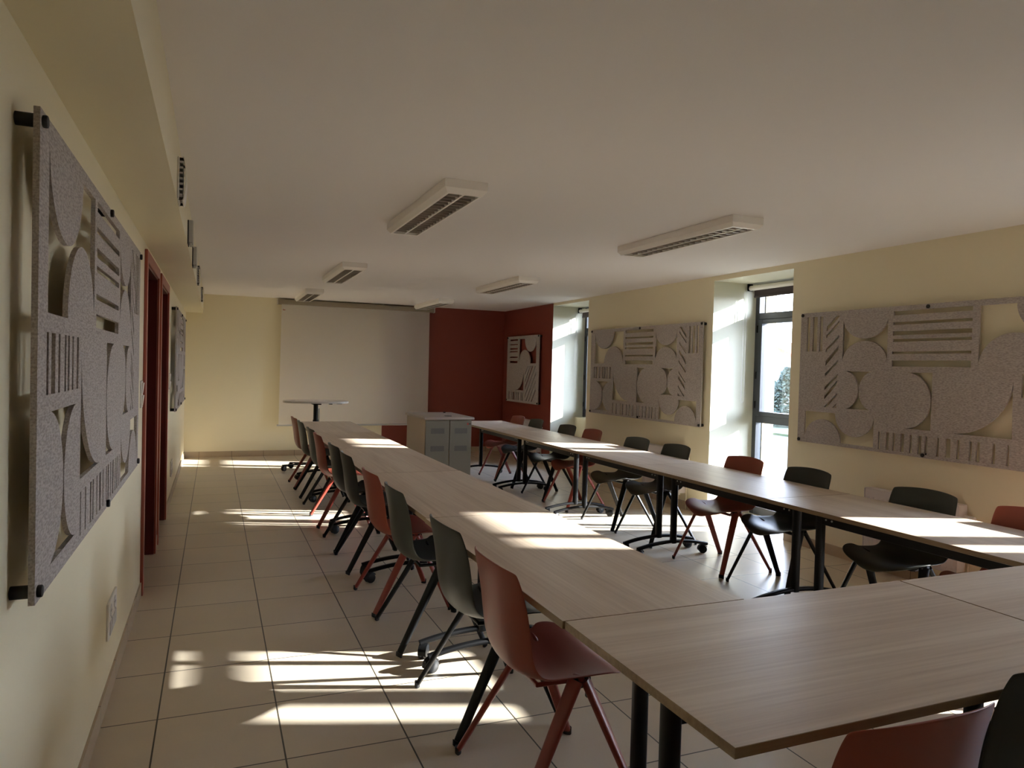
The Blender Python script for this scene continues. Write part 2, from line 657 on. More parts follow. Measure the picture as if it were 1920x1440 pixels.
# the two red doorways: casing, lined reveal, closed leaf
for n_, (y0, y1, zt) in enumerate(DOORS):
    d = tag(empty('door_%d' % (n_ + 1), (XL, (y0 + y1) / 2, 0)), kind='structure')
    o = Vector((XL, (y0 + y1) / 2, 0))
    def P(name, b, m):
        q = b.build(name, m)
        q.parent = d
        q.matrix_parent_inverse = Matrix.Translation(-o)
        return q
    w = 0.075
    b = MB()
    b.box(XL, XL + 0.018, y0 - w, y0, 0, zt + w, bev=0.004)
    b.box(XL, XL + 0.018, y1, y1 + w, 0, zt + w, bev=0.004)
    b.box(XL, XL + 0.018, y0, y1, zt, zt + w, bev=0.004)
    P('door_casing', b, 'casing')
    b = MB()
    t = 0.012
    b.box(XL - 0.34, XL + 0.004, y0, y0 + t, 0, zt)
    b.box(XL - 0.34, XL + 0.004, y1 - t, y1, 0, zt)
    b.box(XL - 0.34, XL + 0.004, y0 + t, y1 - t, zt - t, zt)
    P('door_lining', b, 'doorred')
    b = MB()
    b.box(XL - 0.38, XL - 0.34, y0 + t, y1 - t, 0.006, zt - t, bev=0.002)
    P('door_leaf', b, 'doorred')
    b = MB()
    b.cyl((XL - 0.34, y0 + 0.09, 1.03), (XL - 0.28, y0 + 0.09, 1.03), 0.010)
    b.tube([(XL - 0.285, y0 + 0.085, 1.03), (XL - 0.285, y0 + 0.21, 1.03)], 0.010)
    P('door_handle', b, 'chrome')

# ------------------------------------------------------------------ windows
def window(n_, w, zb):
    y0, y1, _, zt = w
    X = 5.375
    r = tag(empty('window_%d' % n_, (X, (y0 + y1) / 2, zb)), kind='structure')
    inv = Matrix.Translation(-Vector(r.location))
    def P(name, b, m, par=None, smooth=None):
        q = b.build(name, m, smooth=smooth)
        q.parent = r
        q.matrix_parent_inverse = inv
        return q
    fx0, fx1 = X, X + 0.075
    st = 0.058
    T1a, T1b = 2.042, 2.155
    T2a, T2b = 0.987, 1.107
    ym = y0 + 0.375
    b = MB()
    b.box(fx0, fx1, y0, y0 + st, zb, zt, bev=0.003, seg=1)
    b.box(fx0, fx1, y1 - st, y1, zb, zt, bev=0.003, seg=1)
    b.box(fx0, fx1, y0 + st, y1 - st, zt - 0.07, zt, bev=0.003, seg=1)
    b.box(fx0, fx1, y0 + st, y1 - st, zb, zb + 0.085, bev=0.003, seg=1)
    b.box(fx0, fx1, y0 + st, y1 - st, T1a + 0.045, T1b, bev=0.003, seg=1)
    low = zb < 0.5
    if low:
        b.box(fx0, fx1, y0 + st, y1 - st, T2a, T2b - 0.045, bev=0.003, seg=1)
    b.box(fx0 + 0.005, fx1 - 0.005, ym - 0.038, ym + 0.038, T1b, zt - 0.07, bev=0.003, seg=1)
    if low:
        b.box(fx0 + 0.005, fx1 - 0.005, ym - 0.038, ym + 0.038, zb + 0.085, T2a, bev=0.003, seg=1)
    P('window_frame', b, 'frame')
    zlo = (T2b - 0.045) if low else zb + 0.085
    zhi = T1a + 0.045
    for (a, c) in ((y0 + st, ym), (ym, y1 - st)):
        b = MB()
        s = 0.058 if a > y0 + 0.2 else 0.055
        sl = 0.08 if a > y0 + 0.2 else s
        sr = s if a > y0 + 0.2 else 0.08
        sx0, sx1 = fx0 - 0.012, fx1 - 0.01
        b.box(sx0, sx1, a, a + sl, zlo, zhi, bev=0.004, seg=1)
        b.box(sx0, sx1, c - sr, c, zlo, zhi, bev=0.004, seg=1)
        b.box(sx0, sx1, a + sl, c - sr, zlo, zlo + 0.045, bev=0.004, seg=1)
        b.box(sx0, sx1, a + sl, c - sr, zhi - 0.045, zhi, bev=0.004, seg=1)
        q = P('window_sash', b, 'frame')
        if a > y0 + 0.2:
            for hz in (zlo + 0.08, zhi - 0.14, zhi - 0.12 - (zhi - zlo) * 0.5):
                hb = MB().cyl((sx0 - 0.006, c + 0.004, hz), (sx0 - 0.006, c + 0.004, hz + 0.075), 0.008, n=10)
                P('window_hinge', hb, 'blacksteel')
            hb = MB().box(sx0 - 0.012, sx0, a + 0.025, a + 0.052, 1.28, 1.40, bev=0.004)
            hb.box(sx0 - 0.045, sx0 - 0.03, a + 0.03, a + 0.048, 1.22, 1.36, bev=0.005)
            hb.cyl((sx0 - 0.04, a + 0.039, 1.345), (sx0, a + 0.039, 1.345), 0.008, n=10)
            P('window_handle', hb, 'blacksteel')
        gb = MB().box(X + 0.022, X + 0.028, a + sl - 0.004, c - sr + 0.004, zlo + 0.04, zhi - 0.04)
        P('window_pane', gb, 'glass')
    for (a, c) in ((y0 + st, ym - 0.038), (ym + 0.038, y1 - st)):
        P('window_pane', MB().box(X + 0.035, X + 0.041, a - 0.003, c + 0.003, T1b - 0.003, zt - 0.067), 'glass')
        if low:
            P('window_pane', MB().box(X + 0.035, X + 0.041, a - 0.003, c + 0.003, zb + 0.082, T2a + 0.003), 'glass')
    return r

for i, w in enumerate(WIN):
    window(i + 1, w, 0.005 if i < 2 else 0.76)

# roller blinds, one in the head of each reveal
def blind(w, label):
    y0, y1 = w[0] + 0.015, w[1] - 0.02
    X = 5.27
    r = tag(empty('roller_blind', (X, (y0 + y1) / 2, 2.35)), label, 'blind', 'roller blinds in the window heads')
    inv = Matrix.Translation(-Vector(r.location))
    def P(name, b, m, smooth=None):
        q = b.build(name, m, smooth=smooth)
        q.parent = r
        q.matrix_parent_inverse = inv
        return q
    P('roller_tube', MB().cyl((X, y0 + 0.01, 2.415), (X, y1 - 0.015, 2.415), 0.027, n=24), 'whiteplastic', 40)
    P('fabric', MB().box(X + 0.024, X + 0.0255, y0 + 0.03, y1 - 0.045, 2.335, 2.415), 'blindfabric')
    P('bottom_bar', MB().box(X + 0.018, X + 0.032, y0 + 0.03, y1 - 0.045, 2.312, 2.337, bev=0.004), 'blindfabric')
    for yy in (y0 - 0.004, y1 - 0.012):
        P('end_bracket', MB().box(X - 0.035, X + 0.035, yy, yy + 0.014, 2.385, 2.462, bev=0.006), 'blacksteel', 40)
    b = MB()
    yc = y1 - 0.012
    pts = [(X - 0.045, yc, 2.40), (X - 0.045, yc, 1.22), (X - 0.052, yc, 1.20), (X - 0.062, yc, 1.195), (X - 0.072, yc, 1.20), (X - 0.079, yc, 1.22), (X - 0.079, yc, 2.40)]
    b.tube(pts, 0.0022, 6)
    P('pull_chain', b, 'whiteplastic')
    return r

blind(WIN[0], 'roller blind above the window nearest the camera')
blind(WIN[1], 'white roller blind with dark fabric in the middle window')
blind(WIN[2], 'white roller blind with dark fabric in the far window')

# ------------------------------------------------------------------ decorative felt panels
def ell(cx, cy, rx, ry, a0, a1, n=28):
    return [(cx + rx * math.cos(math.radians(a0 + (a1 - a0) * i / n)), cy + ry * math.sin(math.radians(a0 + (a1 - a0) * i / n))) for i in range(n + 1)]

def rect(u0, u1, v0, v1):
    return [(u0, v0), (u1, v0), (u1, v1), (u0, v1)]

def big_design():
    H = []
    for a, c in ((0.072, 0.104), (0.136, 0.186), (0.212, 0.246)):
        H.append(rect(a, c, 0.787, 1.083))
    L_, R_ = 0.286, 0.417
    H.append([(L_, 0.953), (0.42, 1.072), (0.42, 1.081), (0.386, 1.081), (L_, 0.994)])
    for l0, l1, q0, q1 in ((0.896, 0.919, 1.012, 1.039), (0.778, 0.803, 0.895, 0.92), (0.662, 0.705, 0.797, 0.833), (0.572, 0.601, 0.690, 0.714), (0.459, 0.485, 0.573, 0.598), (0.381, 0.416, 0.507, 0.543)):
        H.append([(L_, l0), (R_, q0), (R_, q1), (L_, l1)])
    H.append([(L_, 0.316), (0.314, 0.316), (R_, 0.414), (R_, 0.438)])
    H.append([(0.374, 0.316), (R_, 0.316), (R_, 0.354)])
    # hour-glass between a hanging and a rising half disc
    H.append(ell(0.674, 1.052, 0.212, 0.168, 180, 360) + ell(0.674, 0.696, 0.212, 0.168, 0, 180))
    for v0, v1 in ((1.05, 1.083), (0.979, 1.0), (0.899, 0.93), (0.85, 0.871), (0.758, 0.777), (0.663, 0.709)):
        H.append(rect(0.932, 1.553, v0, v1))
    H.append(ell(0.495, 0.468, 0.130, 0.152, -90, 90) + ell(0.766, 0.468, 0.130, 0.152, 90, 270))
    H.append([(1.272, 0.202), (1.272, 0.620)] + ell(1.055, 0.411, 0.208, 0.209, 90, -90))
    H.append([(1.845, 0.198)] + ell(1.432, 0.592, 0.408, 0.393, 0, -90))
    H.append([(1.601, 1.080)] + [(1.845, 1.080)] + ell(2.090, 1.080, 0.245, 0.218, 180, 360) + [(2.335, 0.668)] + [(2.075, 0.668)] + ell(1.838, 0.668, 0.235, 0.222, 0, 180))
    for a, c in ((1.893, 1.925), (1.976, 2.0), (2.038, 2.066), (2.088, 2.112), (2.172, 2.197), (2.236, 2.286), (2.318, 2.342)):
        H.append(rect(a, c, 0.472, 0.622))
    H.append(ell(2.300, 0.240, 0.188, 0.190, 270, 90) + ell(1.912, 0.240, 0.188, 0.190, 90, -90))
    H.append([(0.077, 0.271), (0.408, 0.271)] + ell(0.598, 0.268, 0.190, 0.176, 180, 360) + [(0.790, 0.028), (0.468, 0.028)] + ell(0.272, 0.030, 0.194, 0.180, 0, 180))
    for a, w in ((0.834, .017), (0.899, .032), (0.961, .020), (1.031, .030), (1.107, .020), (1.175, .029), (1.229, .020), (1.322, .020), (1.389, .040), (1.475, .020), (1.563, .020), (1.611, .028), (1.721, .020), (1.816, .017)):
        H.append(rect(a, a + w, 0.024, 0.158))
    return H

def small_design():
    H = []
    s = 1.335 / 1.335
    for v0, v1 in ((1.043, 1.072), (0.972, 0.989), (0.895, 0.922), (0.848, 0.868), (0.752, 0.773), (0.664, 0.699)):
        H.append(rect(0.112, 0.462, v0, v1))
    H.append([(0.528, 1.068), (0.764, 1.068)] + ell(0.995, 1.068, 0.230, 0.216, 180, 360) + [(1.228, 0.661), (1.000, 0.661)] + ell(0.762, 0.661, 0.236, 0.224, 0, 180))
    H.append([(0.748, 0.206)] + ell(0.400, 0.560, 0.346, 0.354, 0, -90))
    for a, w in ((0.100, .045), (0.212, .03), (0.292, .06), (0.390, .03), (0.458, .03), (0.532, .03), (0.640, .03), (0.706, .03)):
        H.append(rect(a, a + w, 0.036, 0.167))
    # diagonal stripes clipped to the lower right field
    def clip(poly, u0, u1, v0, v1):
        def cut(pts, f, g):
            out = []
            for i in range(len(pts)):
                a, c = pts[i], pts[(i + 1) % len(pts)]
                fa, fc = f(a), f(c)
                if fa >= 0:
                    out.append(a)
                if (fa >= 0) != (fc >= 0):
                    t = fa / (fa - fc)
                    out.append((a[0] + (c[0] - a[0]) * t, a[1] + (c[1] - a[1]) * t))
            return out
        for f in (lambda q: q[0] - u0, lambda q: u1 - q[0], lambda q: q[1] - v0, lambda q: v1 - q[1]):
            poly = cut(poly, f, None)
            if len(poly) < 3:
                return None
        return poly
    # stripes rise to the right (slope about 1.25)
    sl = 1.28
    for c0, w in ((-0.43, .05), (-0.57, .03), (-0.70, .045), (-0.82, .06), (-0.95, .03), (-1.09, .035), (-1.22, .03), (-1.37, .045)):
        q = clip([(0.7, c0 + sl * 0.7), (1.3, c0 + sl * 1.3), (1.3, c0 + w + sl * 1.3), (0.7, c0 + w + sl * 0.7)], 0.812, 1.235, 0.038, 0.617)
        if q:
            area = 0.5 * abs(sum(q[i][0] * q[(i + 1) % len(q)][1] - q[(i + 1) % len(q)][0] * q[i][1] for i in range(len(q))))
            if area > 0.0008:
                H.append(q)
    return H

BIG, SMALL = big_design(), small_design()

def felt_panel(W, Hh, holes, flip, place, label, group, pins, nominal):
    """place(u, v, d) -> world point for panel coordinates, d = distance from the wall"""
    sc = W / nominal
    cu = bpy.data.curves.new('t', 'CURVE')
    cu.dimensions = '2D'
    cu.fill_mode = 'BOTH'
    cu.extrude = 0.0065
    def spl(pts):
        s = cu.splines.new('POLY')
        s.points.add(len(pts) - 1)
        for i, (a, c) in enumerate(pts):
            s.points[i].co = (a, c, 0, 1)
        s.use_cyclic_u = True
    spl(rect(0, W, 0, Hh))
    for h in holes:
        pts = []
        for (a, c) in h:
            a2 = (nominal - a if flip else a) * sc
            q = (a2, c * Hh / 1.12)
            if not pts or (abs(pts[-1][0] - q[0]) + abs(pts[-1][1] - q[1])) > 1e-5:
                pts.append(q)
        if abs(pts[0][0] - pts[-1][0]) + abs(pts[0][1] - pts[-1][1]) < 1e-5:
            pts.pop()
        spl(pts)
    tmp = bpy.data.objects.new('t', cu)
    C.objects.link(tmp)
    dg = bpy.context.evaluated_depsgraph_get()
    me = bpy.data.meshes.new_from_object(tmp.evaluated_get(dg))
    bpy.data.objects.remove(tmp)
    bpy.data.curves.remove(cu)
    O = place(0, 0, 0)
    U = (place(1, 0, 0) - O)
    N = (place(0, 0, 1) - O)
    R = Matrix((U, Vector((0, 0, 1)), N)).transposed().to_4x4()
    root = empty('acoustic_felt_panel')
    root.matrix_world = Matrix.Translation(O) @ R
    tag(root, label, 'wall panel', group)
    me.name = 'felt_board'
    me.materials.clear()
    me.materials.append(M['felt'])
    fb = bpy.data.objects.new('felt_board', me)
    C.objects.link(fb)
    fb.parent = root
    fb.location = (0, 0, 0.0455)
    for (pu, pv) in pins:
        b = MB()
        b.cyl((pu, pv, 0.0006), (pu, pv, 0.0395), 0.015, n=20, m='rubber')
        b.cyl((pu, pv, 0.0515), (pu, pv, 0.063), 0.014, n=20, m='rubber', bev=0.003)
        b.build('wall_standoff', parent=root, smooth=40)
    return root

pb = [(0.02, 0.02), (0.02, 1.10), (1.22, 1.10), (1.22, 0.02), (2.42, 1.10), (2.42, 0.02)]
right_wall = lambda y0: (lambda u, v, d: Vector((XR - d, y0 - u, 0.925 + v)))
G_P = 'grey felt panels with cut out shapes'
felt_panel(2.44, 1.12, BIG, False, right_wall(4.905), 'large grey cut-out felt panel on the right wall, nearest the camera', G_P, pb, 2.44)
felt_panel(2.44, 1.12, BIG, True, right_wall(8.725), 'large grey cut-out felt panel on the right wall between the two windows', G_P, pb, 2.44)
felt_panel(1.335, 1.12, SMALL, False, right_wall(11.775), 'small grey cut-out felt panel on the red wall', G_P,
           [(0.02, 0.02), (0.02, 1.10), (1.315, 1.10), (1.315, 0.02)], 1.335)
left_wall = lambda y0, z0: (lambda u, v, d: Vector((XL + d, y0 + u, z0 + v)))
pl = [(0.025, 0.025), (0.025, 1.075), (1.16, 1.085), (1.16, 0.015), (2.30, 1.075), (2.30, 0.025)]
felt_panel(2.325, 1.10, BIG, True, left_wall(1.868, 0.945), 'large grey cut-out felt panel on the left wall, close to the camera', G_P, pl, 2.44)
felt_panel(2.46, 1.08, BIG, False, left_wall(8.14, 0.96), 'grey cut-out felt panel on the left wall beyond the red doorways', G_P,
           [(0.025, 0.02), (0.025, 1.06), (1.23, 1.06), (1.23, 0.02), (2.43, 1.06), (2.43, 0.02)], 2.44)

# ------------------------------------------------------------------ chairs
ST = [  # edge x, edge z, half width, centre x, centre z
    (-.2125, .829, .196, -.2565, .846), (-.2115, .827, .205, -.256, .843), (-.199, .795, .211, -.250, .806),
    (-.182, .742, .214, -.238, .748), (-.168, .672, .218, -.226, .672), (-.160, .602, .220, -.218, .602),
    (-.153, .550, .220, -.209, .543), (-.140, .514, .219, -.192, .492), (-.120, .487, .218, -.160, .455),
    (-.090, .473, .220, -.112, .438), (-.040, .473, .225, -.050, .432), (.020, .476, .231, .010, .433),
    (.048, .478, .238, .048, .436), (.062, .489, .258, .072, .439), (.100, .491, .264, .118, .443),
    (.150, .484, .254, .168, .444), (.190, .466, .225, .206, .437), (.214, .446, .172, .229, .421), (.222, .430, .100, .238, .404)]

def shell_mesh():
    nv = 13
    verts, faces = [], []
    for (ex, ez, w, cx, cz) in ST:
        for j in range(nv):
            t = -1 + 2 * j / (nv - 1)
            k = abs(t) ** 2.3
            verts.append((cx + (ex - cx) * k, w * t, cz + (ez - cz) * k))
    for i in range(len(ST) - 1):
        for j in range(nv - 1):
            a = i * nv + j
            faces.append((a, a + 1, a + nv + 1, a + nv))
    me = bpy.data.meshes.new('seat_shell')
    me.from_pydata(verts, [], faces)
    ob = bpy.data.objects.new('t', me)
    C.objects.link(ob)
    s = ob.modifiers.new('s', 'SOLIDIFY')
    s.thickness = 0.007
    s.offset = 0
    sb = ob.modifiers.new('b', 'SUBSURF')
    sb.levels = 2
    dg = bpy.context.evaluated_depsgraph_get()
    out = bpy.data.meshes.new_from_object(ob.evaluated_get(dg))
    out.name = 'seat_shell'
    for pgn in out.polygons:
        pgn.use_smooth = True
    bpy.data.objects.remove(ob)
    return out

SHELL = shell_mesh()

def leg_bm(sx_, sy_):
    top = Vector((.030 + .018 * sx_, .205 * sy_, .455))
    bot = Vector((.235 * sx_, .285 * sy_, .012))
    t = (bot - top).normalized()
    # broad axis runs around the chair
    a = Vector((1, -sx_ * sy_, 0)).normalized()
    A = (a - t * a.dot(t)).normalized()
    B = t.cross(A)
    path = []
    ws = []
    for i in range(9):
        f = i / 8
        path.append((top.lerp(bot, f), A, B))
        ws.append((0.0265 * (1 - f) + 0.0175 * f, 0.0135 * (1 - f) + 0.0105 * f))
    n = 16
    b = MB()
    def sec(i):
        a_, b_ = ws[i]
        out = []
        for k in range(n):
            th = 2 * PI * k / n
            c, s = math.cos(th), math.sin(th)
            out.append((a_ * math.copysign(abs(c) ** 0.75, c), b_ * math.copysign(abs(s) ** 0.75, s)))
        return out
    b.sweep(path, sec)
    cb = MB()
    cb.sweep([(bot + Vector((0, 0, .012)), A, B), (bot, A, B), (Vector((bot.x, bot.y, 0)), A, B)],
             lambda i: [(0.0195 * math.cos(2 * PI * k / n), 0.0135 * math.sin(2 * PI * k / n)) for k in range(n)])
    return b, cb

def make_chair(kind):
    plastic, steel = ('redplastic', 'redsteel') if kind == 'red' else ('greyplastic', 'blacksteel')
    r = empty('stacking_chair')
    me = SHELL.copy()
    me.materials.clear()
    me.materials.append(M[plastic])
    sh = bpy.data.objects.new('seat_shell', me)
    C.objects.link(sh)
    sh.parent = r
    for sx_ in (-1, 1):
        for sy_ in (-1, 1):
            b, cb = leg_bm(sx_, sy_)
            lg = b.build('leg', steel, r, smooth=50)
            cb.build('foot_cap', 'rubber', lg, smooth=50)
    b = MB()
    b.tube([(.03, -.215, .462), (.03, -.17, .452), (.03, -.12, .422), (.03, .12, .422), (.03, .17, .452), (.03, .215, .462)], 0.011, 12)
    b.tube([(.03, -.13, .422), (-.09, -.12, .418), (-.09, .12, .418), (.03, .13, .422)], 0.009, 10)
    b.build('seat_frame', steel, r, smooth=50)
    for s_ in (-1, 1):
        b = MB().box(.005, .07, .196 * s_ - .012, .196 * s_ + .012, .425, .462, bev=0.004)
        b.box(.052, .072, .205 * s_ - .008, .205 * s_ + .008, .392, .425, bev=0.003)
        b.build('linking_clip', 'rubber', r)
    return r

def set_place(o, x, y, rz, label, group):
    o.location = (x, y, 0)
    o.rotation_euler = (0, 0, rz)
    tag(o, label, 'chair', group)

protos = {}
def chair(kind, x, y, rz, label, group):
    if kind not in protos:
        o = make_chair(kind)
        protos[kind] = o
    else:
        o = copy_tree(protos[kind])
    set_place(o, x, y, rz, label, group)
    return o

GL_, GR_, GF_ = 'chairs along the left wall side of the tables', 'chairs along the window side of the tables', 'chairs at the near end of the tables'
left = [
    ('red', 2.335, 'terracotta red chair in the left foreground, nearest of the left row'),
    ('dark', 2.955, 'dark grey chair right behind the nearest red chair of the left row'),
    ('dark', 3.885, 'dark grey chair just in front of the second red chair of the left row'),
    ('red', 4.505, 'second terracotta red chair from the camera in the left row'),
    ('dark', 5.425, 'dark grey chair right behind the second red chair of the left row'),
    ('dark', 6.037, 'dark grey chair just in front of the bright sunlit red chair of the left row'),
    ('red', 6.955, 'third red chair of the left row, its legs glowing in sunlight'),
    ('dark', 7.568, 'dark grey chair right behind the sunlit red chair of the left row'),
    ('dark', 8.48, 'farthest dark grey chair of the left row, just before the last red one'),
    ('red', 9.095, 'farthest terracotta red chair of the left row, near the projection screen')]
for i, (k, y, lb) in enumerate(left):
    chair(k, 1.135 + (0.004 if i % 3 else -0.004), y, 0.0 + (0.015 if i % 2 else -0.01), lb, GL_)
right = [
    ('red', 2.36, 'red chair at the right edge of the photo, in the window row'),
    ('dark', 2.985, 'black chair before the near radiator, largest of the window row'),
    ('dark', 3.89, 'black chair just right of the middle window, window row'),
    ('red', 4.545, 'red chair in front of the middle window, window row'),
    ('dark', 5.46, 'black chair under the right end of the middle felt panel'),
    ('dark', 6.11, 'black chair under the middle of the felt panel between the windows'),
    ('red', 7.03, 'red chair of the window row, just right of the far window'),
    ('dark', 7.64, 'black chair of the window row in front of the far window'),
    ('dark', 8.54, 'black chair of the window row in front of the red wall'),
    ('red', 9.15, 'farthest red chair of the window row, blending with the red wall')]
for i, (k, y, lb) in enumerate(right):
    chair(k, 3.685, y, PI + (0.03 if i % 2 else 0.0), lb, GR_)
chair('red', 1.325, 1.205, PI / 2 - 0.02, 'red chair at the bottom edge, back turned to the camera', GF_)
chair('dark', 1.90, 1.285, PI / 2 + 0.02, 'black chair in the bottom right corner, beside the red one', GF_)

# ------------------------------------------------------------------ tables
def castor_mb(x, y, z_top, ang):
    b = MB()
    c, s = math.cos(ang), math.sin(ang)
    ax = Vector((-s, c, 0))
    ctr = Vector((x, y, 0.034)) + Vector((c, s, 0)) * 0.012
    for k in (-1, 1):
        b.cyl(ctr + ax * (0.005 * k), ctr + ax * (0.022 * k), 0.034, n=24, bev=0.004)
    b.cyl(ctr - ax * 0.008, ctr + ax * 0.008, 0.028, n=20)
    # hood over the wheels
    path = []
    for i in range(9):
        th = math.radians(-10 + 160 * i / 8)
        d = Vector((c, s, 0)) * math.cos(th) + Vector((0, 0, 1)) * math.sin(th)
        path.append((ctr + d * 0.0385, ax, d))
    b.sweep(path, lambda i: [(-0.021, -0.0025), (0.021, -0.0025), (0.021, 0.0025), (-0.021, 0.0025)])
    b.cyl((x, y, 0.06), (x, y, z_top), 0.007, n=12)
    return b

def make_table(L, W, off=0.118):
    """local X = length, centred; top at z = 0.74"""
    r = empty('folding_table')
    tp = MB()
    tp.box(-L / 2 + .0005, L / 2 - .0005, -W / 2, W / 2, 0.7155, 0.74, 'woodedge', bev=0.0012, seg=1)
    k = tp.mi('wood')
    for fc in tp.bm.faces:
        if fc.normal.z > 0.9:
            fc.material_index = k
    tp.build('tabletop', parent=r)
    rail = MB()
    rail.box(-L / 2 + .095, L / 2 - .095, -0.014, 0.014, 0.588, 0.668, bev=0.003, seg=1)
    rl = rail.build('support_rail', 'blacksteel', r)
    for sx_ in (-1, 1):
        bb = MB()
        for dx in (0.155, 0.20):
            for sd in (-1, 1):
                bb.cyl((sx_ * (L / 2 - dx), 0.0135 * sd, 0.622), (sx_ * (L / 2 - dx), 0.018 * sd, 0.622), 0.006, n=10)
        bb.build('bolt', 'bolt', rl)
    for sx_ in (-1, 1):
        X = sx_ * (L / 2 - off)
        b = MB()
        n = 20
        cs = [(0.025 * math.copysign(abs(math.cos(2 * PI * q / n)) ** .6, math.cos(2 * PI * q / n)), 0.024 * math.copysign(abs(math.sin(2 * PI * q / n)) ** .6, math.sin(2 * PI * q / n))) for q in range(n)]
        b.sweep([((X, 0, 0.105), (1, 0, 0), (0, 1, 0)), ((X, 0, 0.700), (1, 0, 0), (0, 1, 0))], lambda i: cs)
        b.box(X - 0.022, X + 0.022, -W * 0.30, W * 0.30, 0.700, 0.7155, bev=0.003, seg=1)
        lg = b.build('leg', 'blacksteel', r, smooth=50)
        # arched foot
        H = 0.335 if W > 0.6 else 0.3
        path = []
        N = 16
        for i in range(N + 1):
            t = -1 + 2 * i / N
            z = 0.118 - 0.042 * t * t
            dz = -0.084 * t / H
            T = Vector((0, 1, dz)).normalized()
            B = Vector((1, 0, 0)).cross(T) * -1
            path.append(((X, H * t, z), (1, 0, 0), B))
        n = 14
        sec = [(0.019 * math.copysign(abs(math.cos(2 * PI * q / n)) ** .7, math.cos(2 * PI * q / n)), 0.013 * math.copysign(abs(math.sin(2 * PI * q / n)) ** .7, math.sin(2 * PI * q / n))) for q in range(n)]
        MB().sweep(path, lambda i: sec).build('arched_foot', 'blacksteel', lg, smooth=50)
        for sy_ in (-1, 1):
            cb = castor_mb(X, sy_ * (H - 0.025), 0.08, 0.4 * sy_ + (PI / 2 if sx_ > 0 else 2.2))
            cb.build('castor', 'castor', lg, smooth=40)
    return r

L1, W1 = 1.54, 0.685
GT = 'oak topped folding tables set end to end'
yj = [1.93, 3.47, 5.01, 6.53, 8.05, 9.63]
lefts = ['nearest oak table of the left row, joining the near cross table',
         'second oak table from the camera in the left row, crossed by a bright sun patch',
         'third, middle oak table of the left row of tables',
         'fourth oak table from the camera in the left row, beside the grey cabinet',
         'farthest oak table of the left row, in front of the projection screen']
rights = ['nearest oak table of the window row, right edge of the photo',
          'second oak table from the camera in the window row',
          'third, middle oak table of the window row, below the felt panel',
          'fourth oak table from the camera in the window row, before the far window',
          'farthest oak table of the window row, behind the grey cabinet']
for (xc, lbs, off) in ((1.327, lefts, 0.09), (3.487, rights, 0.10)):
    t0 = make_table(L1, W1, off)
    for i in range(5):
        o = t0 if i == 0 else copy_tree(t0)
        ln = yj[i + 1] - yj[i]
        o.location = (xc + (0.006 if i in (1, 4) else 0.0), (yj[i] + yj[i + 1]) / 2, 0)
        o.scale = ((ln - 0.003) / L1, 1, 1)
        o.rotation_euler = (0, 0, PI / 2)
        tag(o, lbs[i], 'table', GT)
t1 = make_table(1.40, 0.770)
t1.location = (1.690, 1.543, 0)
tag(t1, 'large oak cross table in the right foreground, corner towards the camera', 'table', 'cross tables closing the near end')
t2 = copy_tree(t1)
t2.location = (3.095, 1.540, 0)
tag(t2, 'oak cross table at the right edge, continuing the foreground table', 'table', 'cross tables closing the near end')

# ------------------------------------------------------------------ ceiling luminaires
def luminaire():
    L, W = 1.42, 0.245
    r = empty('ceiling_luminaire')
    b = MB()
    z0, z1, zc = -0.072, 0.0, -0.045
    # chamfered rim: four mitred sides
    def ring(x, y, z):
        return [(-x, -y, z), (x, -y, z), (x, y, z), (-x, y, z)]
    bm_ = bmesh.new()
    R = [ring(W / 2, L / 2, z1), ring(W / 2, L / 2, zc), ring(W / 2 - 0.022, L / 2 - 0.022, z0), ring(W / 2 - 0.034, L / 2 - 0.045, z0), ring(W / 2 - 0.034, L / 2 - 0.045, z0 + 0.05)]
    V = [[bm_.verts.new(q) for q in rr] for rr in R]
    for i in range(len(V) - 1):
        for j in range(4):
            bm_.faces.new((V[i][j], V[i][(j + 1) % 4], V[i + 1][(j + 1) % 4], V[i + 1][j]))
    bm_.faces.new(V[0])
    bm_.faces.new(V[-1])
    b.add(bm_)
    hs = b.build('housing', 'lumwhite', r)
    MB().box(-0.006, 0.006, -L / 2 + 0.046, L / 2 - 0.046, z0 + 0.002, z0 + 0.045).build('centre_divider', 'lumwhite', r)
    for s_ in (-1, 1):
        x0, x1 = (0.0065, W / 2 - 0.035) if s_ > 0 else (-W / 2 + 0.035, -0.0065)
        b = MB()
        b.box(x0, x1, -L / 2 + 0.047, L / 2 - 0.047, z0 + 0.040, z0 + 0.048, 'louverdark')
        n = 19
        for i in range(1, n):
            y = -L / 2 + 0.047 + (L - 0.094) * i / n
            # V shaped blade
            b.prism([(y - 0.0055, z0 + 0.004), (y + 0.0055, z0 + 0.004), (y + 0.001, z0 + 0.040), (y - 0.001, z0 + 0.040)], x0, x1, 'x', 'louver')
        b.build('louver', parent=r)
    return r

LUM = [(1.255, 4.46, 'ceiling light nearest the camera, above the left row of tables'),
       (3.155, 4.44, 'ceiling light nearest the windows and the camera'),
       (1.285, 8.01, 'middle ceiling light above the left row of tables'),
       (3.195, 8.02, 'middle ceiling light above the window row of tables'),
       (1.255, 10.89, 'farthest ceiling light on the left, above the projection screen top'),
       (3.20, 11.10, 'farthest ceiling light on the right, beside the red wall')]
lm = None
for x, y, lb in LUM:
    if lm is None:
        lm = luminaire()
        o = lm
    else:
        o = copy_tree(lm)
    o.location = (x, y, ZC - 0.0005)
    tag(o, lb, 'ceiling light', 'louvred ceiling lights, switched off')

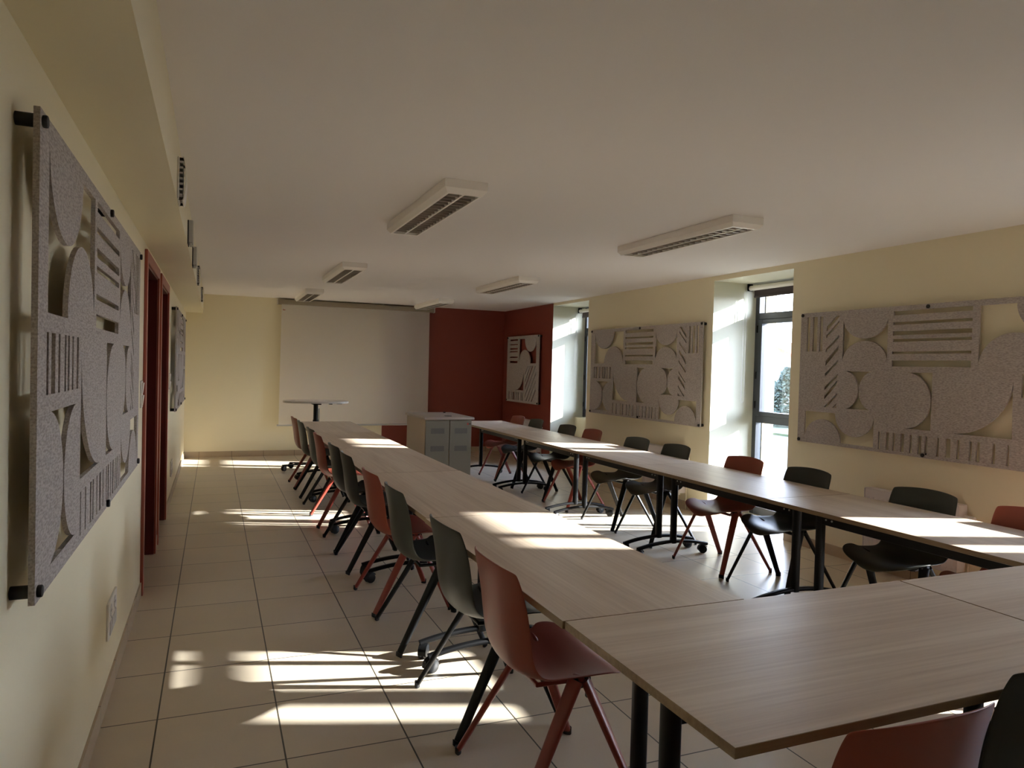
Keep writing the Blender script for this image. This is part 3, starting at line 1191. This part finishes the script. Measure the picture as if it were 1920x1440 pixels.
# ------------------------------------------------------------------ small boxes on the soffit
def soffit_unit(kind):
    r = empty('wall_vent' if kind == 'vent' else 'wall_control_box')
    if kind == 'vent':
        MB().box(0.0, 0.008, -0.10, 0.10, -0.085, 0.085, bev=0.004).build('back_plate', 'whiteplastic', r)
        b = MB()
        for i in range(7):
            z = -0.066 + i * 0.022
            b.box(0.008, 0.022, -0.085, 0.085, z - 0.004, z + 0.004, bev=0.001, seg=1)
        b.box(0.008, 0.020, -0.006, 0.006, -0.075, 0.075)
        b.build('vent_grid', 'greyplate', r)
        pts = [(0.024 + 0.012 * math.cos(math.radians(a)), 0.088 * math.sin(math.radians(a))) for a in range(-90, 91, 15)]
        pts += [(x - 0.004, z) for x, z in reversed(pts)]
        b = MB().prism([(x, z) for x, z in pts], -0.085, 0.085, 'y')
        b.build('curved_cover', 'whiteplastic', r, smooth=40)
        b = MB()
        for y in (-0.07, 0.07):
            for z in (-0.08, 0.08):
                b.box(0.006, 0.026, y - 0.006, y + 0.006, z - 0.005, z + 0.005)
        b.build('clip', 'darkslot', r)
    else:
        MB().box(0.0, 0.006, -0.075, 0.075, -0.072, 0.078, bev=0.002).build('back_plate', 'darkslot', r)
        MB().box(0.006, 0.030, -0.07, 0.07, -0.062, 0.078, bev=0.003).build('box_body', 'greyplate', r)
        MB().box(0.030, 0.035, -0.07, 0.07, -0.076, 0.074, bev=0.002).build('front_cover', 'whiteplastic', r)
        b = MB()
        for y in (-0.05, 0.0, 0.05):
            b.cyl((0.018, y, -0.062), (0.018, y, -0.074), 0.007, n=10)
        b.build('cable_gland', 'whiteplastic', r)
    return r

vent, boxu = soffit_unit('vent'), soffit_unit('box')
for i, (o, y, z, lb) in enumerate([
        (vent, 3.72, 2.325, 'white vent on the beam face, nearest the camera'),
        (boxu, 5.06, 2.30, 'grey box on the beam face, second from the camera'),
        (copy_tree(boxu), 6.10, 2.285, 'grey box on the beam face, third from the camera'),
        (copy_tree(vent), 7.50, 2.30, 'white vent on the beam face, fourth from the camera'),
        (copy_tree(vent), 9.75, 2.31, 'white vent on the beam face, farthest from the camera')]):
    o.location = (-0.168, y, z)
    if i == 0:
        o.scale = (1, 1, 1.12)
    tag(o, lb, 'vent' if 'vent' in lb else 'control box', 'fittings on the beam face')

# ------------------------------------------------------------------ projection screen
r = tag(empty('projection_screen', (2.19, 12.0, 0.5)), 'large white pull-down projection screen on the end wall', 'projection screen')
inv = Matrix.Translation(-Vector(r.location))
def PP(root, name, b, m=None, smooth=None, label=None):
    q = b.build(name, m, smooth=smooth)
    q.parent = root
    q.matrix_parent_inverse = Matrix.Translation(-Vector(root.location))
    if label:
        q['label'] = label
    return q
PP(r, 'screen_case', MB().box(0.915, 3.475, 11.955, 12.05, 2.415, 2.497, bev=0.012), 'screencase', 40)
b = MB()
for x in (0.908, 3.475):
    b.box(x, x + 0.010, 11.952, 12.053, 2.412, 2.500, bev=0.004)
PP(r, 'end_cap', b, 'whiteplastic')
b = MB()
bm_ = bmesh.new()
nx, nz = 30, 24
V = []
for j in range(nz + 1):
    row = []
    for i in range(nx + 1):
        u_, v_ = i / nx, j / nz
        x = 0.972 + (3.392 - 0.972) * u_
        xb = 0.955 + (3.40 - 0.955) * u_
        xx = xb + (x - xb) * v_
        yy = 11.965 - 0.03 * (1 - v_) * (1 - u_) ** 3 + 0.004 * math.sin(u_ * 7) * (1 - v_)
        row.append(bm_.verts.new((xx, yy, 0.505 + (2.42 - 0.505) * v_)))
    V.append(row)
for j in range(nz):
    for i in range(nx):
        bm_.faces.new((V[j][i], V[j][i + 1], V[j + 1][i + 1], V[j + 1][i]))
bmesh.ops.solidify(bm_, geom=list(bm_.faces), thickness=0.0015)
b.add(bm_)
PP(r, 'screen_fabric', b, 'screen', 60)
b = MB().cyl((0.93, 11.948, 0.497), (3.44, 11.965, 0.497), 0.013, n=14)
PP(r, 'weight_bar', b, 'greyplate', 40)
PP(r, 'pull_handle', MB().box(3.18, 3.24, 11.925, 11.955, 0.49, 0.515, bev=0.005), 'whiteplastic')
b = MB().box(0.992, 1.028, 11.953, 11.9545, 2.322, 2.332)
b.box(0.992, 0.998, 11.953, 11.9545, 2.332, 2.344)
PP(r, 'printed_mark', b, 'redmark', label='tiny red mark in the top left corner')

# ------------------------------------------------------------------ grey multimedia cabinet
cx0, cx1, cy0, cy1 = 2.088, 2.612, 7.45, 8.22
CH = 0.954
r = tag(empty('media_cabinet', ((cx0 + cx1) / 2, (cy0 + cy1) / 2, 0)), 'grey two-door media cabinet standing between the table rows', 'cabinet')
b = MB().box(cx0, cx1, cy0, cy1, 0.04, CH - 0.028, bev=0.003)
PP(r, 'cabinet_body', b, 'cabside')
PP(r, 'cabinet_top', MB().box(cx0 - 0.018, cx1 + 0.022, cy0 - 0.045, cy1 + 0.03, CH - 0.028, CH, bev=0.008), 'cabtop', 40)
PP(r, 'cable_grommet', MB().cyl((cx0 + 0.30, cy0 + 0.14, CH - 0.0005), (cx0 + 0.30, cy0 + 0.14, CH + 0.003), 0.042, n=24), 'darkslot')
PP(r, 'corner_knob', MB().cyl((cx0 + 0.42, cy1 - 0.10, CH), (cx0 + 0.42, cy1 - 0.10, CH + 0.012), 0.014, n=14, bev=0.003), 'darkslot')
xm = cx0 + (cx1 - cx0) * 0.515
for k, (a, c) in enumerate(((cx0 + 0.004, xm - 0.005), (xm + 0.005, cx1 - 0.004))):
    d = MB().box(a, c, cy0 - 0.020, cy0 - 0.001, 0.05, CH - 0.038, bev=0.003).build('door', 'cabgrey')
    d.parent = r
    d.matrix_parent_inverse = Matrix.Translation(-Vector(r.location))
    wv = (c - a)
    for zc_ in (0.805, 0.615):
        g = MB().box(a + wv * 0.22, a + wv * 0.80, cy0 - 0.0212, cy0 - 0.0195, zc_ - 0.029, zc_ + 0.029).build('vent_grille', 'grille')
        g.parent = d
    if k == 0:
        g = MB().cyl((c - 0.035, cy0 - 0.028, 0.40), (c - 0.035, cy0 - 0.019, 0.40), 0.016, n=20, bev=0.003)
        q = g.build('lock', 'chrome', smooth=40)
        q.parent = d
    else:
        g = MB().box(c - 0.050, c - 0.036, cy0 - 0.0212, cy0 - 0.0198, 0.870, 0.888, 'redmark')
        g.box(c - 0.034, c - 0.008, cy0 - 0.0212, cy0 - 0.0198, 0.874, 0.885, 'darkmark')
        q = g.build('maker_badge')
        q.parent = d
b = MB()
for x in (cx0 + 0.05, cx1 - 0.05):
    for y in (cy0 + 0.06, cy1 - 0.06):
        b.cyl((x, y, 0), (x, y, 0.042), 0.022, n=14)
PP(r, 'cabinet_feet', b, 'rubber')

# ------------------------------------------------------------------ height-adjustable standing desk
dx, dy = 1.335, 10.45
r = tag(empty('standing_desk', (dx, dy, 0)), 'white rounded standing desk on a black column before the screen', 'desk')
b = MB()
pts = []
for i in range(48):
    th = 2 * PI * i / 48
    c, s = math.cos(th), math.sin(th)
    pts.append((dx + 0.445 * math.copysign(abs(c) ** .72, c), dy + 0.28 * math.copysign(abs(s) ** .72, s)))
b.prism(pts, 0.940, 0.968, 'z', bev=0.006)
PP(r, 'desk_top', b, 'desktop', 40)
b = MB().box(dx - 0.055, dx + 0.055, dy - 0.16, dy + 0.16, 0.918, 0.940)
b.box(dx + 0.16, dx + 0.20, dy - 0.2, dy - 0.12, 0.925, 0.940)
b.box(dx + 0.27, dx + 0.34, dy - 0.16, dy - 0.08, 0.930, 0.940)
PP(r, 'under_bracket', b, 'blacksteel')
b = MB()
b.cyl((dx, dy, 0.66), (dx, dy, 0.92), 0.032, n=24)
b.cyl((dx, dy, 0.07), (dx, dy, 0.70), 0.038, n=24)
PP(r, 'column', b, 'blacksteel', 40)
PP(r, 'gas_spring', MB().cyl((dx + 0.042, dy - 0.02, 0.64), (dx + 0.042, dy - 0.02, 0.86), 0.010, n=16), 'chrome', 40)
b = MB()
tips = []
for a, L_ in ((PI + 0.25, 0.46), (-0.25, 0.46), (PI - 0.45, 0.36), (0.45, 0.36)):
    tx, ty = dx + L_ * math.cos(a), dy + L_ * math.sin(a)
    tips.append((tx, ty, a))
    n_ = Vector((-math.sin(a), math.cos(a), 0))
    p0, p1 = Vector((dx, dy, 0.083)), Vector((tx, ty, 0.078))
    b.sweep([(p0, n_, (0, 0, 1)), (p1, n_, (0, 0, 1))], lambda i: [(-.034 + .012 * i, -.012 + .005 * i), (.034 - .012 * i, -.012 + .005 * i), (.034 - .012 * i, .012 - .004 * i), (-.034 + .012 * i, .012 - .004 * i)])
PP(r, 'base_frame', b, 'blacksteel')
for tx, ty, a in tips:
    PP(r, 'castor', castor_mb(tx - 0.03 * math.cos(a), ty - 0.03 * math.sin(a), 0.072, a + 0.6), 'castor', 40)

# ------------------------------------------------------------------ radiators under the felt panels
def radiator(y0, y1, z0, z1, label):
    yc = (y0 + y1) / 2
    r = tag(empty('radiator', (4.76, yc, z0)), label, 'radiator', 'white panel radiators on the right wall')
    b = MB()
    X0, X1 = 4.715, 4.735
    n = int((y1 - y0 - 0.03) / 0.04)
    b.box(X0 + 0.004, X1, y0 + 0.004, y1 - 0.004, z0, z1, bev=0.004)
    for i in range(n):
        y = y0 + 0.02 + i * (y1 - y0 - 0.04) / n
        b.box(X0, X0 + 0.006, y + 0.008, y + 0.030, z0 + 0.035, z1 - 0.055, bev=0.003, seg=1)
    PP(r, 'front_plate', b, 'radiator')
    b = MB().box(X0 + 0.002, 4.80, y0, y1, z1, z1 + 0.008, bev=0.002)
    b.box(X0 + 0.002, 4.80, y0 - 0.002, y0 + 0.003, z0 + 0.02, z1)
    b.box(X0 + 0.002, 4.80, y1 - 0.003, y1 + 0.002, z0 + 0.02, z1)
    PP(r, 'side_casing', b, 'radiator')
    b = MB()
    for y in (y0 + 0.1, y1 - 0.1):
        b.box(4.78, 4.8193, y - 0.015, y + 0.015, z0 + 0.05, z1 - 0.05)
    PP(r, 'wall_bracket', b, 'radiator')
    b = MB().cyl((4.775, y0 - 0.002, z1 - 0.08), (4.775, y0 - 0.075, z1 - 0.08), 0.019, n=16, bev=0.004)
    PP(r, 'valve_head', b, 'whiteplastic', 40)
    b = MB().tube([(4.79, y0 - 0.03, z1 - 0.09), (4.79, y0 - 0.03, z0), (4.79, y0 - 0.03, 0.0)], 0.007, 10)
    PP(r, 'supply_pipe', b, 'copper', 50)

radiator(3.36, 4.135, 0.16, 0.635, 'white radiator under the near felt panel on the right wall')
radiator(6.55, 7.285, 0.16, 0.645, 'white radiator under the felt panel between the windows')
radiator(10.35, 11.10, 0.16, 0.655, 'white radiator on the red wall in the far corner')

# ------------------------------------------------------------------ switches and sockets
def plate(name, label, cat, y0, y1, z0, z1, kind, side='left', group=None):
    x = XL if side == 'left' else XR
    s = 1 if side == 'left' else -1
    r = tag(empty(name, (x, (y0 + y1) / 2, (z0 + z1) / 2)), label, cat, group)
    bx = lambda a, c: (min(x + s * a, x + s * c), max(x + s * a, x + s * c))
    b = MB().box(*bx(0, 0.010), y0, y1, z0, z1, bev=0.003)
    PP(r, 'wall_plate', b, 'whiteplastic')
    w, h = y1 - y0, z1 - z0
    if kind == 'switch':
        for k in range(2):
            za = z0 + h * (0.08 + 0.46 * k)
            b = MB()
            b.prism([(x + s * 0.010, za), (x + s * 0.012, za), (x + s * 0.019, za + h * 0.38), (x + s * 0.010, za + h * 0.38)], y0 + w * 0.14, y1 - w * 0.14, 'y')
            PP(r, 'rocker', b, 'whiteplastic')
    else:
        for k in range(2):
            ya = y0 + w * (0.26 + 0.46 * k)
            b = MB().cyl((x + s * 0.0095, ya, z0 + h * 0.72), (x + s * 0.0115, ya, z0 + h * 0.72), min(w, h) * 0.17, n=24)
            PP(r, 'socket_insert', b, 'greyplate')
            b = MB()
            for d_ in (-0.01, 0.01):
                b.cyl((x + s * 0.0112, ya + d_, z0 + h * 0.72), (x + s * 0.0122, ya + d_, z0 + h * 0.72), 0.0035, n=10)
            b.box(*bx(0.0112, 0.0122), ya - 0.003, ya + 0.003, z0 + h * 0.50, z0 + h * 0.56)
            PP(r, 'pin_hole', b, 'darkslot')
        b = MB()
        for k in range(3):
            ya = y0 + w * (0.14 + 0.27 * k)
            b.box(*bx(0.0095, 0.0125), ya, ya + w * 0.22, z0 + h * 0.08, z0 + h * 0.44, bev=0.001, seg=1)
        PP(r, 'data_cover', b, 'greyplate')
    return r

plate('light_switch', 'white double light switch between the near felt panel and the first red doorway', 'switch', 4.88, 4.965, 1.20, 1.365, 'switch', group='double light switches')
plate('light_switch', 'white double light switch beyond the second red doorway', 'switch', 7.88, 7.965, 1.20, 1.365, 'switch', group='double light switches')
plate('wall_socket', 'white multi-socket plate low on the left wall near the camera', 'socket', 3.50, 3.78, 0.275, 0.435, 'socket', group='multi-socket plates')
plate('wall_socket', 'white multi-socket plate low on the left wall beyond the doorways', 'socket', 8.36, 8.64, 0.26, 0.42, 'socket', group='multi-socket plates')
plate('wall_socket', 'white socket plate low on the right wall beside the near radiator', 'socket', 3.02, 3.24, 0.27, 0.43, 'socket', 'right', group='multi-socket plates')

# ------------------------------------------------------------------ outside
tag(MB().box(XOUT, 120, -60, 140, -0.6, -0.12).build('ground', 'ground'), kind='structure')
g = MB().prism([(14, 8), (60, 30), (60, 90), (20, 60), (14, 20)], -0.12, -0.06, 'z').build('lawn', 'grass')
tag(g, kind='structure')

# neighbouring house
hx, hy = 40.3, 45.0
r = tag(empty('house', (hx, hy, -0.12)), 'white house with an orange tiled gable roof beyond the middle window', 'house')
gx0, gx1, gy0, gy1 = 40.0, 47.0, 41.0, 50.0
b = MB()
ym_ = 43.35
b.prism([(gy0, -0.12), (gy1, -0.12), (gy1, 2.4), (ym_ + 1.0, 3.75), (gy0, 2.7)], gx0, gx1, 'x')
PP(r, 'house_walls', b, 'render_wall')
b = MB()
b.prism([(gy0 - 0.5, 2.45), (ym_ + 1.0, 3.80), (ym_ + 1.0, 4.05), (gy0 - 0.5, 2.70)], gx0 - 0.4, gx1 + 0.4, 'x')
b.prism([(ym_ + 1.0, 3.80), (gy1 + 0.5, 2.15), (gy1 + 0.5, 2.40), (ym_ + 1.0, 4.05)], gx0 - 0.4, gx1 + 0.4, 'x')
for i in range(34):
    y = gy0 - 0.4 + i * 0.30
    zz = 2.70 + (y - (gy0 - 0.5)) / (ym_ + 1.5 - gy0) * 1.35 if y < ym_ + 1.0 else 4.05 - (y - ym_ - 1.0) / (gy1 - ym_ - 0.5) * 1.65
    b.cyl((gx0 - 0.42, y, zz), (gx1 + 0.42, y, zz), 0.07, n=8)
PP(r, 'roof', b, 'rooftile')
b = MB().box(gx0 - 0.03, gx0 + 0.05, 45.2, 46.3, 0.9, 2.1)
PP(r, 'house_window', b, 'darkslot')

# garden wall
gw = MB().box(24.0, 24.25, 14.0, 60.0, -0.12, 0.85).box(23.95, 24.30, 14.0, 60.0, 0.85, 0.93).build('garden_wall', 'render_wall')
tag(gw, 'low pale garden wall seen through the middle window', 'garden wall')

# hedge bushes: leafy clumps of many small leaves over a stem
def bush(name, x, y, h, rad, n, label, seed):
    rnd = random.Random(seed)
    r = tag(empty(name, (x, y, -0.12)), label, 'bush')
    bm_ = bmesh.new()
    for i in range(n):
        t = rnd.random() ** 0.8
        z = 0.1 + t * (h - 0.1)
        rr = rad * (1.0 - 0.75 * t ** 1.6) * (0.45 + 0.55 * rnd.random() ** 0.5)
        th = rnd.random() * 2 * PI
        c = Vector((rr * math.cos(th), rr * math.sin(th), z))
        s = 0.05 + 0.05 * rnd.random()
        a = Vector((rnd.uniform(-1, 1), rnd.uniform(-1, 1), rnd.uniform(-1, 1))).normalized()
        b_ = a.orthogonal().normalized()
        vs = [bm_.verts.new(c + a * s), bm_.verts.new(c + b_ * s * 0.5), bm_.verts.new(c - a * s), bm_.verts.new(c - b_ * s * 0.5)]
        bm_.faces.new(vs)
    me = bpy.data.meshes.new('foliage')
    bm_.to_mesh(me)
    bm_.free()
    me.materials.append(M['leaf'])
    o = bpy.data.objects.new('foliage', me)
    C.objects.link(o)
    o.parent = r
    b = MB()
    b.cyl((0, 0, 0), (0, 0, h * 0.7), 0.04, 0.02, n=8)
    b.build('stem', 'bark', r)
    return r

bush('bush', 16.2, 17.0, 1.85, 0.75, 4200, 'dark green bush seen through the middle window', 3)
bush('bush', 17.6, 20.1, 2.0, 1.1, 3600, 'lower green bush behind the tall one outside the middle window', 5)

# bare twiggy tree
rnd = random.Random(4)
r = tag(empty('bare_tree', (17.4, 17.3, -0.12)), 'bare branched tree outside the middle window', 'tree')
b = MB()
def branch(p, d, L, rad, depth):
    q = p + d * L
    b.cyl(p, q, rad, rad * 0.65, n=6)
    if depth == 0:
        return
    for k in range(3 if depth > 1 else 2):
        nd = (d + Vector((rnd.uniform(-.8, .8), rnd.uniform(-.8, .8), rnd.uniform(-.15, .5)))).normalized()
        branch(q, nd, L * rnd.uniform(0.6, 0.8), rad * 0.6, depth - 1)
branch(Vector((0, 0, 0)), Vector((0, 0, 1)), 1.3, 0.06, 5)
b.build('branches', 'bark', r)
